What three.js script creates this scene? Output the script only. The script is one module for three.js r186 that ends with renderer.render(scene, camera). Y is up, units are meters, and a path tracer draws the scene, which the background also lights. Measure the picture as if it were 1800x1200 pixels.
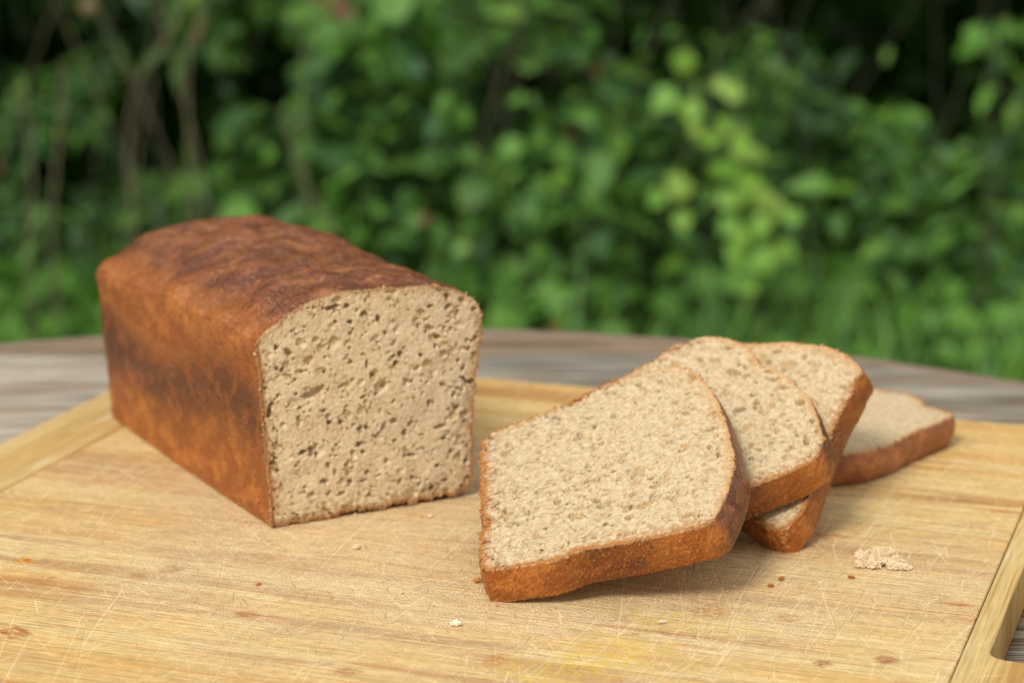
import * as THREE from 'three';
import { mergeGeometries } from 'three/addons/utils/BufferGeometryUtils.js';
import { createNoise2D, createNoise3D } from 'simplex-noise';

// ---------------------------------------------------------------- camera, sky, sun, exposure
const scene = new THREE.Scene();
const FPX = 4036, PITCH = 13.5 * Math.PI / 180, EYE = 0.3085;          // board top is y = 0
const camera = new THREE.PerspectiveCamera(2 * Math.atan(600 / FPX) * 180 / Math.PI, 1.5, 0.05, 60);
camera.filmGauge = 22.3;
camera.position.set(0, EYE, 0);
camera.rotation.set(-PITCH, 0, 0);
camera.focus = 0.89;
camera.userData.fStop = 5.0;
scene.add(camera);

const renderer = new THREE.WebGLRenderer({ antialias: true });
renderer.toneMapping = THREE.LinearToneMapping;
renderer.toneMappingExposure = 1.86;
renderer.shadowMap.enabled = true;

const SUN = new THREE.Vector3(-0.42, 0.82, 0.74).normalize();
{ // bright overcast sky: brighter towards the zenith, a broad veil of light round the hidden sun
  const w = 128, h = 64, d = new Float32Array(w * h * 4);
  for (let j = 0; j < h; j++) for (let i = 0; i < w; i++) {
    const lat = ((j + 0.5) / h - 0.5) * Math.PI, lon = ((i + 0.5) / w - 0.5) * 2 * Math.PI;
    const y = Math.sin(lat), x = Math.cos(lat) * Math.cos(lon), z = Math.cos(lat) * Math.sin(lon);
    const up = Math.max(y, 0), c = Math.max(0, x * SUN.x + y * SUN.y + z * SUN.z);
    const L = 0.46 * (1 + 1.2 * up) / 2 + 0.32 * Math.pow(c, 6);
    const k = (j * w + i) * 4;
    d[k] = L * 1.0; d[k + 1] = L * 1.0; d[k + 2] = L * 0.99; d[k + 3] = 1;
    if (y < 0) { d[k] = 0.10; d[k + 1] = 0.11; d[k + 2] = 0.08; }
  }
  const t = new THREE.DataTexture(d, w, h, THREE.RGBAFormat, THREE.FloatType);
  t.mapping = THREE.EquirectangularReflectionMapping; t.magFilter = THREE.LinearFilter; t.needsUpdate = true;
  scene.background = t; scene.environment = t;
}
const sun = new THREE.DirectionalLight(new THREE.Color(1.0, 0.96, 0.90), 1.5);
sun.position.copy(SUN).multiplyScalar(6).add(new THREE.Vector3(0, 0, -1));
sun.target.position.set(0, 0, -1);
sun.castShadow = true; sun.shadow.radius = 32; sun.shadow.mapSize.set(2048, 2048);
Object.assign(sun.shadow.camera, { left: -3, right: 3, top: 3, bottom: -3, near: 0.5, far: 14 });
scene.add(sun, sun.target);

// ---------------------------------------------------------------- helpers
function rng(seed) { let s = seed | 0; return () => { s = (s + 0x6d2b79f5) | 0; let t = Math.imul(s ^ (s >>> 15), 1 | s); t = (t + Math.imul(t ^ (t >>> 7), 61 | t)) ^ t; return ((t ^ (t >>> 14)) >>> 0) / 4294967296; }; }
const n3 = createNoise3D(rng(11)), n2 = createNoise2D(rng(12));
const clamp = (x, a = 0, b = 1) => Math.min(b, Math.max(a, x));
const smooth = (a, b, x) => { const t = clamp((x - a) / (b - a)); return t * t * (3 - 2 * t); };
const lerp = (a, b, t) => a + (b - a) * t;
const mix3 = (a, b, t) => [lerp(a[0], b[0], t), lerp(a[1], b[1], t), lerp(a[2], b[2], t)];
const fbm3 = (x, y, z, o = 4) => { let s = 0, a = 0.5; for (let i = 0; i < o; i++) { s += a * n3(x, y, z); x *= 2.03; y *= 2.03; z *= 2.03; a *= 0.5; } return s; };
const V = (x, y, z) => new THREE.Vector3(x, y, z);
const CP = Math.cos(PITCH), SP = Math.sin(PITCH);
const dirOf = (px, py) => V((px - 900) / FPX, -SP + (600 - py) / FPX * CP, -CP - (600 - py) / FPX * SP);   // direction of a pixel of the photograph
const onY = (px, py, y0 = 0) => { const d = dirOf(px, py); return V(0, EYE, 0).addScaledVector(d, (y0 - EYE) / d.y); };
const atDepth = (px, py, z) => { const d = dirOf(px, py); return V(0, EYE, 0).addScaledVector(d, z / d.z); };
const used = {};
const numbered = (n) => { used[n] = (used[n] ?? -1) + 1; return used[n] ? n + '_' + String(used[n]).padStart(3, '0') : n; };
function tag(o, label, category, group) { o.userData.label = label; o.userData.category = category; if (group) o.userData.group = group; return o; }
function base(name, p, turn = 0) { const g = new THREE.Group(); g.name = numbered(name); g.position.copy(p); g.rotation.y = turn; scene.add(g); return g; }
function part(name, geo, mat, parent) { const m = new THREE.Mesh(geo, mat); m.name = name; m.castShadow = m.receiveShadow = true; parent.add(m); return m; }
function struct(name, geo, mat) { const m = part(name, geo, mat, scene); m.userData.kind = 'structure'; return m; }
const std = (o) => new THREE.MeshStandardMaterial(o);
const phys = (o) => new THREE.MeshPhysicalMaterial(o);
const srgb8 = (c) => c.map((x) => 255 * (x <= 0.0031308 ? 12.92 * x : 1.055 * Math.pow(x, 1 / 2.4) - 0.055));

// canvas with a colour layer and a height layer
function layers(w, h, color, height) {
  const mk = () => { const c = document.createElement('canvas'); c.width = w; c.height = h; const g = c.getContext('2d'); return [c, g, g.createImageData(w, h)]; };
  const [c1, g1, i1] = mk(), [c2, g2, i2] = mk();
  for (let y = 0; y < h; y++) for (let x = 0; x < w; x++) {
    const u = x / w, v = 1 - y / h, k = (y * w + x) * 4, q = color(u, v), b = clamp(height(u, v)) * 255;
    i1.data[k] = q[0]; i1.data[k + 1] = q[1]; i1.data[k + 2] = q[2]; i2.data[k] = i2.data[k + 1] = i2.data[k + 2] = b; i1.data[k + 3] = i2.data[k + 3] = 255;
  }
  g1.putImageData(i1, 0, 0); g2.putImageData(i2, 0, 0);
  return [c1, g1, c2, g2];
}
function canvasTex(c, color) { const t = new THREE.CanvasTexture(c); t.magFilter = THREE.LinearFilter; t.wrapS = t.wrapT = THREE.RepeatWrapping; if (color) t.colorSpace = THREE.SRGBColorSpace; return t; }

// ---------------------------------------------------------------- ground and earth bank
const GROUND = -0.77;
{
  const g = new THREE.PlaneGeometry(60, 60, 60, 60); g.rotateX(-Math.PI / 2); g.translate(0, GROUND, -6);
  const p = g.attributes.position;
  for (let i = 0; i < p.count; i++) p.setY(i, p.getY(i) + 0.03 * n2(p.getX(i) * 0.7, p.getZ(i) * 0.7));
  g.computeVertexNormals();
  const uv = g.attributes.uv; for (let i = 0; i < uv.count; i++) uv.setXY(i, p.getX(i) / 2, p.getZ(i) / 2);
  const [c, , b] = layers(512, 512, (u, v) => {
    const a = fbm3(u * 6, v * 6, 1), e = fbm3(u * 40, v * 40, 3, 3);
    const k = mix3([0.035, 0.060, 0.018], [0.075, 0.062, 0.035], smooth(-0.1, 0.35, a + e * 0.6)); return srgb8(k);
  }, (u, v) => 0.5 + 0.5 * fbm3(u * 50, v * 50, 8, 3));
  struct('ground', g, std({ map: canvasTex(c, 1), bumpMap: canvasTex(b), bumpScale: 0.02, roughness: 1 }));
}
{ // earth bank behind the undergrowth
  const g = new THREE.PlaneGeometry(9, 3.2, 90, 32); g.translate(0, GROUND + 1.5, -7.2);
  const p = g.attributes.position;
  for (let i = 0; i < p.count; i++) { const y = p.getY(i) - GROUND; p.setZ(i, p.getZ(i) - y * 0.35 + 0.18 * fbm3(p.getX(i) * 1.6, y * 1.6, 4)); }
  g.computeVertexNormals();
  struct('earth_bank', g, std({ color: new THREE.Color(0.085, 0.062, 0.04), roughness: 1 }));
}

// ---------------------------------------------------------------- round garden table
const TC = V(-0.089, -0.022, -0.822), TR = 0.601, PLANK = 0.118;
const table = base('garden_table', V(TC.x, GROUND, TC.z), 0.02);
tag(table, 'round weathered grey plank table under the cutting board', 'table');
{
  const topY = TC.y - GROUND, thick = 0.03, r = rng(5);
  // boundaries measured from the joint at world z = -1.348
  const z0 = -1.348 - TC.z;
  const tones = [[0.29, 0.22, 0.15], [0.26, 0.235, 0.19], [0.27, 0.235, 0.18], [0.26, 0.21, 0.15]];
  const mats = tones.map((tone, k) => {
    const [c, , b] = layers(1024, 256, (u, v) => {
      const a = fbm3(u * 5 + k * 9, v * 9, 2), e = fbm3(u * 14 + k * 5, v * 60, 5, 3), d = fbm3(u * 4.2 + k * 4, v * 2.2, 7), f = fbm3(u * 7 + k * 3, v * 22, 12, 3);
      let q = mix3(tone, [tone[0] * 0.5, tone[1] * 0.46, tone[2] * 0.44], smooth(0.05, 0.5, a));
      q = mix3(q, [0.40, 0.35, 0.275], smooth(0.0, 0.45, d) * 0.7);
      if (k !== 0) q = mix3(q, [0.52, 0.455, 0.36], smooth(0.5, 0.28, u + 0.12 * d + 0.05 * f) * 0.85);   // sun-bleached end of the boards
      q = mix3(q, [0.21, 0.13, 0.07], smooth(0.05, 0.4, fbm3(u * 6 + 30, v * 3, k * 3)) * 0.55);
      q = mix3(q, [0.10, 0.075, 0.055], smooth(0.12, 0.4, f) * 0.7);
      const s = 1 + e * 0.6; return srgb8([clamp(q[0] * s), clamp(q[1] * s), clamp(q[2] * s)]);
    }, (u, v) => 0.5 + 0.5 * fbm3(u * 14 + k * 5, v * 60, 5, 3) + 0.3 * fbm3(u * 5 + k * 9, v * 9, 2));
    return phys({ map: canvasTex(c, 1), bumpMap: canvasTex(b), bumpScale: 0.003, roughness: 0.95, specularIntensity: 0.25 });
  });
  const rimMat = std({ color: new THREE.Color(0.215, 0.15, 0.105), roughness: 0.9 });
  for (let k = -1; k < 11; k++) {
    const za = Math.max(-TR + 0.0005, z0 + (k - 0) * PLANK) + 0.0011, zb = Math.min(TR - 0.0005, z0 + (k + 1) * PLANK) - 0.0011;
    if (zb - za < 0.01) continue;
    const s = new THREE.Shape(), n = 24, R = TR - 0.018;
    const X = (z) => Math.sqrt(Math.max(0, R * R - z * z));
    const lo = Math.max(za, -R + 1e-4), hi = Math.min(zb, R - 1e-4), N = 40;
    for (let i = 0; i <= N; i++) { const z = lerp(lo, hi, i / N); (i ? s.lineTo : s.moveTo).call(s, X(z), -z); }
    for (let i = N; i >= 0; i--) { const z = lerp(lo, hi, i / N); s.lineTo(-X(z), -z); }
    const g = new THREE.ExtrudeGeometry(s, { depth: thick - 0.004, bevelEnabled: true, bevelThickness: 0.002, bevelSize: 0.0012, bevelOffset: -0.0012, bevelSegments: 2 });
    g.rotateX(-Math.PI / 2); g.translate(0, topY - thick + 0.002 - (r() * 0.0008), 0);
    const p = g.attributes.position, uv = g.attributes.uv, off = r();
    for (let i = 0; i < uv.count; i++) uv.setXY(i, (p.getX(i) + TR) / 1.25, (p.getZ(i) - z0 - k * PLANK) / PLANK);
    part('plank', g, mats[(k + 1) % 4], table);
  }
  { // dark worn rim round the planks
    const pts = []; for (const [x, y] of [[TR - 0.0155, 0.0], [TR - 0.0155, thick - 0.002], [TR - 0.014, thick], [TR - 0.003, thick - 0.0005], [TR, thick - 0.004], [TR, 0.001], [TR - 0.003, 0], [TR - 0.0155, 0]]) pts.push(new THREE.Vector2(x, y));
    const g = new THREE.LatheGeometry(pts, 240); g.translate(0, topY - thick - 0.0005, 0);
    const p = g.attributes.position;
    for (let i = 0; i < p.count; i++) { const a = Math.atan2(p.getZ(i), p.getX(i)), e = 0.0016 * n2(Math.cos(a) * 14, Math.sin(a) * 14) - 0.0004; p.setX(i, p.getX(i) + Math.cos(a) * e); p.setZ(i, p.getZ(i) + Math.sin(a) * e); }
    g.computeVertexNormals(); part('rim', g, rimMat, table);
  }
  const legMat = std({ color: new THREE.Color(0.17, 0.14, 0.11), roughness: 0.9 });
  for (const [sx, sz] of [[-1, -1], [1, -1], [1, 1], [-1, 1]]) {
    const g = new THREE.CylinderGeometry(0.036, 0.028, topY - thick - 0.003, 10); g.translate(sx * 0.30, (topY - thick - 0.003) / 2, sz * 0.30); part('leg', g, legMat, table);
  }
  for (const t of [0, Math.PI / 2]) { const g = new THREE.BoxGeometry(1.0, 0.06, 0.03); g.rotateY(t + Math.PI / 4); g.translate(0, topY - thick - 0.035 - (t ? 0.061 : 0), 0); part('brace', g, legMat, table); }
}

// ---------------------------------------------------------------- bamboo cutting board
const BA = -19.2 * Math.PI / 180, GX = Math.cos(BA), GZ = -Math.sin(BA);           // grain direction (GX, GZ) on the table
const toBoard = (p) => [p.x * GX + p.z * GZ, p.x * GZ - p.z * GX];                // (along the grain, away across it)
const pixBoard = (px, py) => toBoard(onY(px, py));
const B0 = -0.588, B1 = -0.546, B2 = -0.105, B3 = -0.058, F0 = 0.60, F1 = 1.129, BT = 0.022;
const bc = [(B0 + B3) / 2, (F0 + F1) / 2];
const board = base('cutting_board', V(bc[0] * GX + bc[1] * GZ, -BT, bc[0] * GZ - bc[1] * GX), BA);
tag(board, 'worn bamboo cutting board with scratches, lying on the round table', 'cutting board');
{
  const r = rng(77), PW = B2 - B1, PH = F1 - F0, W = 2048, H = 2048;
  const tone = (across, along, seed) => {   // glued bamboo slats: each 6 to 20 mm wide with a tone of its own
    const w = across * 70 + 0.35 * n2(across * 30, seed), cell = Math.floor(w), rr = Math.abs(Math.sin(cell * 127.1 + seed * 311.7) * 43758.5453) % 1, off = Math.abs(Math.sin(cell * 269.5 + seed) * 9631.3) % 1;
    return [rr, off, w - cell];
  };
  const A = [0.62, 0.42, 0.16], Bc = [0.57, 0.315, 0.078], C = [0.69, 0.525, 0.245], D = [0.33, 0.13, 0.028], worn = [0.665, 0.505, 0.325];
  const field = (x, y, seed) => {            // x along the grain, y across it, metres
    const warp = 0.0012 * n2(x * 5, y * 20), yy = y + warp;
    const [rr, off] = tone(yy, x, seed);
    let q = mix3(A, rr < 0.5 ? C : Bc, Math.abs(rr - 0.5) * 1.1);
    const fib = fbm3(x * 9 + off * 20, yy * 420, seed, 3), fine = n3(x * 40, yy * 1700, seed + 3), broad = fbm3(x * 3.2 + 9, yy * 38, seed + 5, 3);
    q = mix3(q, D, smooth(0.06, 0.36, broad) * 0.62);
    q = mix3(q, D, smooth(0.2, 0.5, fib) * 0.6);
    const s = 1 + 0.34 * fib + 0.2 * fine;
    return [q.map((c) => c * s), fib, fine];
  };
  const wornAt = (x, y) => { const [cx, cy] = [-0.31, 0.87]; const d = Math.hypot((x - cx) / 0.22, (y - cy) / 0.16); return smooth(1.25, 0.45, d + 0.45 * fbm3(x * 9, y * 9, 21)); };
  let last;
  const [cc, cg, hc, hg] = layers(W, H, (u, v) => {
    const x = B1 + u * PW, y = F0 + v * PH; last = field(x, y, 1); const q0 = last[0];
    const wn = wornAt(x, y) * 0.9;
    let q = mix3(q0, worn.map((c, i) => lerp(c, q0[i], 0.45)), wn);
    const blot = fbm3(x * 16, y * 30, 31); q = mix3(q, [0.46, 0.30, 0.15], smooth(0.15, 0.5, blot) * 0.35);
    const grit = n3(x * 900, y * 900, 4) * n3(x * 350, y * 350, 9); const s = 1 + (0.14 + 0.34 * wn) * grit + 0.08 * n3(x * 160, y * 160, 2);
    return srgb8(q.map((c) => clamp(c * s)));
  }, (u, v) => { const x = B1 + u * PW, y = F0 + v * PH; const [, fib, fine] = last; return 0.55 + 0.22 * fib + 0.14 * fine + 0.16 * n3(x * 700, y * 700, 6) * (0.5 + wornAt(x, y)); });
  const X = (bx) => (bx - B1) / PW * W, Y = (by) => (1 - (by - F0) / PH) * H, MM = W / PW / 1000;
  // knife scratches: pale cuts in bundles, plus dark fine ones
  const scratch = (bx, by, ang, len, wid, col, dep, bend = 0) => {
    for (const [g, style] of [[cg, col], [hg, dep]]) {
      g.strokeStyle = style; g.lineWidth = wid * MM; g.lineCap = 'round'; g.beginPath();
      const dx = Math.cos(ang) * len / 2, dy = Math.sin(ang) * len / 2;
      g.moveTo(X(bx - dx), Y(by - dy)); g.quadraticCurveTo(X(bx - dy * bend), Y(by + dx * bend), X(bx + dx), Y(by + dy)); g.stroke();
    }
  };
  for (let i = 0; i < 420; i++) {
    const bx = lerp(B1, B2, r()), by = lerp(F0, F1, r()), main = r() < 0.72;
    const ang = main ? Math.PI / 2 + (r() - 0.5) * 0.7 : r() * Math.PI, len = 0.02 + 0.10 * r() * r();
    scratch(bx, by, ang, len, 0.25 + 0.5 * r(), `rgba(242,222,182,${0.14 + 0.3 * r()})`, `rgba(40,40,40,${0.25 + 0.35 * r()})`, (r() - 0.5) * 0.12);
  }
  for (let i = 0; i < 30; i++) { // bundles of parallel cuts
    const bx = lerp(B1, B2, r()), by = lerp(F0 + 0.06, F1 - 0.05, r()), a = Math.PI / 2 + (r() - 0.5) * 0.9, n = 5 + r() * 9;
    for (let k = 0; k < n; k++) scratch(bx + (r() - 0.5) * 0.05, by + (r() - 0.5) * 0.02, a + (r() - 0.5) * 0.22, 0.03 + 0.07 * r(), 0.2 + 0.45 * r(), `rgba(238,215,172,${0.15 + 0.35 * r()})`, `rgba(30,30,30,${0.3 + 0.3 * r()})`);
  }
  for (let i = 0; i < 9000; i++) { // short fine dark nicks, dense in the worn middle
    const bx = lerp(B1, B2, r()), by = lerp(F0, F1, r()); if (r() > 0.15 + wornAt(bx, by)) continue;
    const a = r() < 0.62 ? (r() - 0.5) * 0.2 : Math.PI / 2 + (r() - 0.5) * 1.4;
    scratch(bx, by, a, 0.002 + 0.010 * r() * r(), 0.13 + 0.12 * r(), `rgba(96,62,28,${0.2 + 0.4 * r()})`, `rgba(20,20,20,${0.4})`);
  }
  for (let i = 0; i < 3600; i++) { // short fine pale nicks
    const bx = lerp(B1, B2, r()), by = lerp(F0, F1, r());
    scratch(bx, by, r() * Math.PI, 0.003 + 0.012 * r(), 0.18 + 0.2 * r(), `rgba(246,230,196,${0.2 + 0.45 * r()})`, `rgba(60,60,60,${0.3})`);
  }
  for (let i = 0; i < 900; i++) { // single dark fibres running with the grain
    const bx = lerp(B1, B2, r()), by = lerp(F0, F1, r()), len = 0.015 + 0.13 * r() * r();
    scratch(bx, by, (r() - 0.5) * 0.02, len, 0.18 + 0.4 * r() * r(), r() < 0.6 ? `rgba(150,84,30,${0.15 + 0.4 * r()})` : `rgba(190,120,40,${0.2 + 0.4 * r()})`, 'rgba(70,70,70,0.3)', (r() - 0.5) * 0.01);
  }
  // food stains, at the places where the photograph shows them
  const stain = (px, py, wmm, hmm, col, a, seed, n = 240) => {
    const [bx, by] = pixBoard(px, py), q = rng(seed);
    for (let i = 0; i < n; i++) {
      const t = q() * 6.283, d = Math.sqrt(q()) * (0.7 + 0.3 * n2(Math.cos(t) * 1.5 + seed, Math.sin(t) * 1.5));
      const sx = X(bx + Math.cos(t) * d * wmm / 2000), sy = Y(by + Math.sin(t) * d * hmm / 2000);
      cg.fillStyle = `rgba(${col},${Math.min(1, 2.1 * a * (0.25 + 0.75 * q()))})`;
      cg.beginPath(); cg.ellipse(sx, sy, (0.6 + 3.4 * q() * q()) * MM * Math.min(1, wmm / 12), (0.12 + 0.35 * q()) * MM, 0, 0, 7); cg.fill();
    }
  };
  stain(1090, 1150, 80, 66, '206,172,30', 0.085, 1, 1500); stain(1210, 1095, 84, 44, '204,168,40', 0.07, 2, 1100); stain(960, 1180, 56, 40, '208,178,26', 0.085, 3, 700); stain(1330, 1070, 40, 24, '196,170,70', 0.06, 33, 200);
  stain(1560, 1160, 11, 13, '140,84,42', 0.16, 4, 150); stain(1446, 1166, 9, 10, '136,84,48', 0.13, 5, 120); stain(430, 1080, 15, 9, '164,106,64', 0.14, 6, 140); stain(25, 1112, 20, 14, '150,84,40', 0.18, 7, 160);
  stain(300, 1000, 11, 14, '150,98,66', 0.13, 8, 100); stain(245, 1012, 9, 9, '160,98,62', 0.12, 9, 70); stain(45, 985, 11, 13, '198,134,40', 0.22, 10, 90); stain(48, 984, 4, 6, '206,72,26', 0.5, 11, 26);
  stain(220, 812, 40, 14, '176,118,66', 0.14, 12, 120); stain(180, 845, 20, 10, '180,112,56', 0.14, 13, 80); stain(1450, 940, 22, 18, '168,92,44', 0.2, 14, 140); stain(1250, 1075, 22, 26, '160,96,44', 0.16, 15, 120); stain(870, 1160, 12, 24, '168,110,52', 0.18, 16, 100);
  stain(1080, 692, 16, 16, '178,110,60', 0.2, 17, 70); stain(1715, 745, 24, 20, '150,98,48', 0.2, 18, 90); stain(1690, 780, 18, 26, '164,112,58', 0.18, 19, 90); stain(1385, 1085, 16, 14, '164,88,46', 0.12, 20, 70); stain(610, 1180, 14, 12, '150,96,56', 0.2, 21, 80); stain(1770, 900, 22, 8, '168,96,42', 0.2, 22, 80); stain(1680, 1062, 16, 5, '170,98,36', 0.22, 23, 60); stain(740, 905, 18, 20, '170,120,72', 0.12, 24, 90);
  const panelMat = phys({ map: canvasTex(cc, 1), bumpMap: canvasTex(hc), bumpScale: 0.0009, roughness: 0.62, specularIntensity: 0.6 });
  const frame = (g, along) => { g.rotateX(-Math.PI / 2); const p = g.attributes.position, uv = g.attributes.uv; for (let i = 0; i < uv.count; i++) uv.setXY(i, (p.getX(i) - along[0]) / along[1], (-p.getZ(i) - F0) / PH); g.translate(-bc[0], 0, bc[1]); return g; };
  const ex = { depth: BT - 0.002, bevelEnabled: true, bevelThickness: 0.001, bevelSize: 0.001, bevelOffset: -0.001, bevelSegments: 3, curveSegments: 14 };
  const s = new THREE.Shape(); s.moveTo(B1 + 0.0002, F0); s.lineTo(B2 - 0.0002, F0); s.lineTo(B2 - 0.0002, F1); s.lineTo(B1 + 0.0002, F1); s.closePath();
  const g = frame(new THREE.ExtrudeGeometry(s, ex), [B1, PW]); g.translate(0, 0.001, 0); part('panel', g, panelMat, board);
  // end strips with hand slots, grain running across
  const CW = 512;
  const [ec, eg, eh] = layers(CW, 2048, (u, v) => {
    const across = u * 0.05, along = v * PH; let [q, fib] = field(along, across * 1.0, 7);
    const line = fbm3(along * 5, across * 520, 3, 2), ye = fbm3(along * 14, across * 60, 19);
    q = mix3(q, [0.61, 0.43, 0.17], 0.2); q = mix3(q, [0.46, 0.25, 0.05], smooth(0.1, 0.42, line) * 0.75); q = mix3(q, [0.70, 0.60, 0.36], smooth(0.1, 0.5, ye) * 0.5);
    return srgb8(q.map((c) => clamp(c * 0.92)));
  }, (u, v) => 0.5 + 0.35 * fbm3(v * PH * 5, u * 0.05 * 520, 3, 2));
  for (let i = 0; i < 40; i++) { eg.strokeStyle = `rgba(240,222,170,${0.15 + 0.3 * r()})`; eg.lineWidth = 1 + 3 * r(); eg.beginPath(); const x = r() * CW, y = r() * 2048; eg.moveTo(x, y); eg.lineTo(x + (r() - 0.5) * 400, y + (r() - 0.5) * 160); eg.stroke(); }
  const capMat = phys({ map: canvasTex(ec, 1), bumpMap: canvasTex(eh), bumpScale: 0.0005, roughness: 0.6, specularIntensity: 0.6 });
  for (const [xa, xb, out] of [[B0, B1, -1], [B2, B3, 1]]) {
    const c = new THREE.Shape(), R = 0.036, a = out < 0 ? xb - 0.0002 : xa + 0.0002, o = out < 0 ? xa : xb, m = out;
    c.moveTo(a, F0); c.lineTo(o - m * R, F0); c.quadraticCurveTo(o, F0, o, F0 + R); c.lineTo(o, F1 - R); c.quadraticCurveTo(o, F1, o - m * R, F1); c.lineTo(a, F1); c.closePath();
    const sa = a + m * 0.0095, sb = o - m * 0.012, hr = 0.009, h0 = 0.803, h1 = 0.926, hole = new THREE.Path();
    hole.moveTo(sa, h0 + hr); hole.quadraticCurveTo(sa, h0, sa + m * hr, h0); hole.lineTo(sb - m * hr, h0); hole.quadraticCurveTo(sb, h0, sb, h0 + hr); hole.lineTo(sb, h1 - hr); hole.quadraticCurveTo(sb, h1, sb - m * hr, h1); hole.lineTo(sa + m * hr, h1); hole.quadraticCurveTo(sa, h1, sa, h1 - hr); hole.closePath();
    if (out > 0) c.holes.push(hole);
    const e = frame(new THREE.ExtrudeGeometry(c, ex), [xa, 0.05]); e.translate(0, 0.001, 0); part('end_strip', e, capMat, board);
  }
}

// ---------------------------------------------------------------- bread
// outline -> four boundary curves -> dense patch for the cut face (with pores as real hollows) and a ring of crust
function resample(pts, n) {   // n + 1 points, even along a smooth curve
  const c = new THREE.CatmullRomCurve3(pts.map(([x, y]) => V(x, y, 0)), false, 'centripetal'); c.arcLengthDivisions = 400;
  return c.getSpacedPoints(n).map((p) => [p.x, p.y]);
}
// each side is a list of points: bottom (left to right), right (up), top (left to right), left (up)
function breadOutline(sides, nu, nv, seed, jag) {
  const bottom = resample(sides.bottom, nu), top = resample(sides.top, nu), left = resample(sides.left, nv), right = resample(sides.right, nv);
  const rag = (arr, k, amp) => { for (let i = 1; i < arr.length - 1; i++) { const [x, y] = arr[i]; const f = Math.min(1, i / 12, (arr.length - 1 - i) / 12); arr[i] = [x + f * amp * (fbm3(x * 500, y * 500, seed + k, 3) + 0.6 * n3(x * 130, y * 130, seed + k)), y + f * amp * (fbm3(x * 500, y * 500, seed + k + 9, 3) + 0.6 * n3(x * 130, y * 130, seed + k + 9))]; } };
  rag(bottom, 1, jag[0]); rag(right, 2, jag[1]); rag(top, 3, jag[2]); rag(left, 4, jag[3]);
  return { bottom, top, left, right, nu, nv };
}
function coons(o, i, j) {
  const { bottom, top, left, right, nu, nv } = o, u = i / nu, v = j / nv, P = (c) => {
    return (1 - v) * bottom[i][c] + v * top[i][c] + (1 - u) * left[j][c] + u * right[j][c] - ((1 - u) * (1 - v) * bottom[0][c] + u * (1 - v) * bottom[nu][c] + (1 - u) * v * top[0][c] + u * v * top[nu][c]);
  };
  return [P(0), P(1)];
}
function poreField(list, area, seed, counts) {
  const r = rng(seed), [x0, x1, y0, y1] = area, cell = 0.004, grid = new Map(), all = [...list];
  for (const [n, a, b, depth] of counts) for (let i = 0; i < n; i++) {
    let x, y, tries = 0; do { x = lerp(x0, x1, r()); y = lerp(y0, y1, r()); } while (tries++ < 6 && r() > 0.5 + 0.8 * n2(x * 90 + seed, y * 90));
    const rad = a * Math.pow(b / a, Math.pow(r(), 1.8));
    all.push([x, y, rad * (0.85 + 0.5 * r()), rad * (0.65 + 0.45 * r()), (r() - 0.5) * 1.6, rad * depth * (0.6 + 0.8 * r()), r() < 0.3 ? 1 : 0]);
  }
  for (const p of all) { const m = Math.max(p[2], p[3]) * 1.4; for (let a = Math.floor((p[0] - m) / cell); a <= Math.floor((p[0] + m) / cell); a++) for (let b = Math.floor((p[1] - m) / cell); b <= Math.floor((p[1] + m) / cell); b++) { const k = a * 4096 + b; (grid.get(k) ?? grid.set(k, []).get(k)).push(p); } }
  return (x, y) => {   // metres below the cut
    const wx = x + 0.00042 * n2(x * 900, y * 900) + 0.0002 * n2(x * 2600, y * 2600), wy = y + 0.00042 * n2(x * 900 + 50, y * 900) + 0.0002 * n2(x * 2600, y * 2600 + 30);
    let h = 0, tint = 0; const l = grid.get(Math.floor(x / cell) * 4096 + Math.floor(y / cell)); if (!l) return [0, 0];
    for (const [cx, cy, rx, ry, an, dep, ti] of l) {
      const dx = wx - cx, dy = wy - cy, c = Math.cos(an), s = Math.sin(an), a = (dx * c + dy * s) / rx, b = (-dx * s + dy * c) / ry, d = a * a + b * b;
      if (d < 1) { const t = dep * Math.pow(1 - d, 0.33); if (t > h) { h = t; tint = ti ?? 0; } }
    }
    return [h, tint];
  };
}
const crumbMat = phys({ vertexColors: true, roughness: 0.95, specularIntensity: 0.25, sheen: 0.25, sheenRoughness: 0.8, sheenColor: new THREE.Color(0.9, 0.8, 0.65) });
const crustMat = phys({ vertexColors: true, roughness: 0.36, specularIntensity: 0.8 });
function meshOf(pos, col, idx) {
  const g = new THREE.BufferGeometry();
  g.setAttribute('position', new THREE.BufferAttribute(pos, 3)); g.setAttribute('color', new THREE.BufferAttribute(col, 3)); g.setIndex(new THREE.BufferAttribute(idx, 1)); g.computeVertexNormals(); return g;
}
const gridIndex = (nu, nv, flip) => { const id = new Uint32Array(nu * nv * 6); let k = 0; for (let j = 0; j < nv; j++) for (let i = 0; i < nu; i++) { const a = j * (nu + 1) + i, b = a + 1, c = a + nu + 1, d = c + 1; if (flip) { id[k++] = a; id[k++] = c; id[k++] = b; id[k++] = b; id[k++] = c; id[k++] = d; } else { id[k++] = a; id[k++] = b; id[k++] = c; id[k++] = b; id[k++] = d; id[k++] = c; } } return id; };
const edgeWave = (x, y, seed) => 0.0005 * fbm3(x * 260, y * 260, seed, 3) + 0.00022 * n3(x * 1300, y * 1300, seed + 2);
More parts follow.
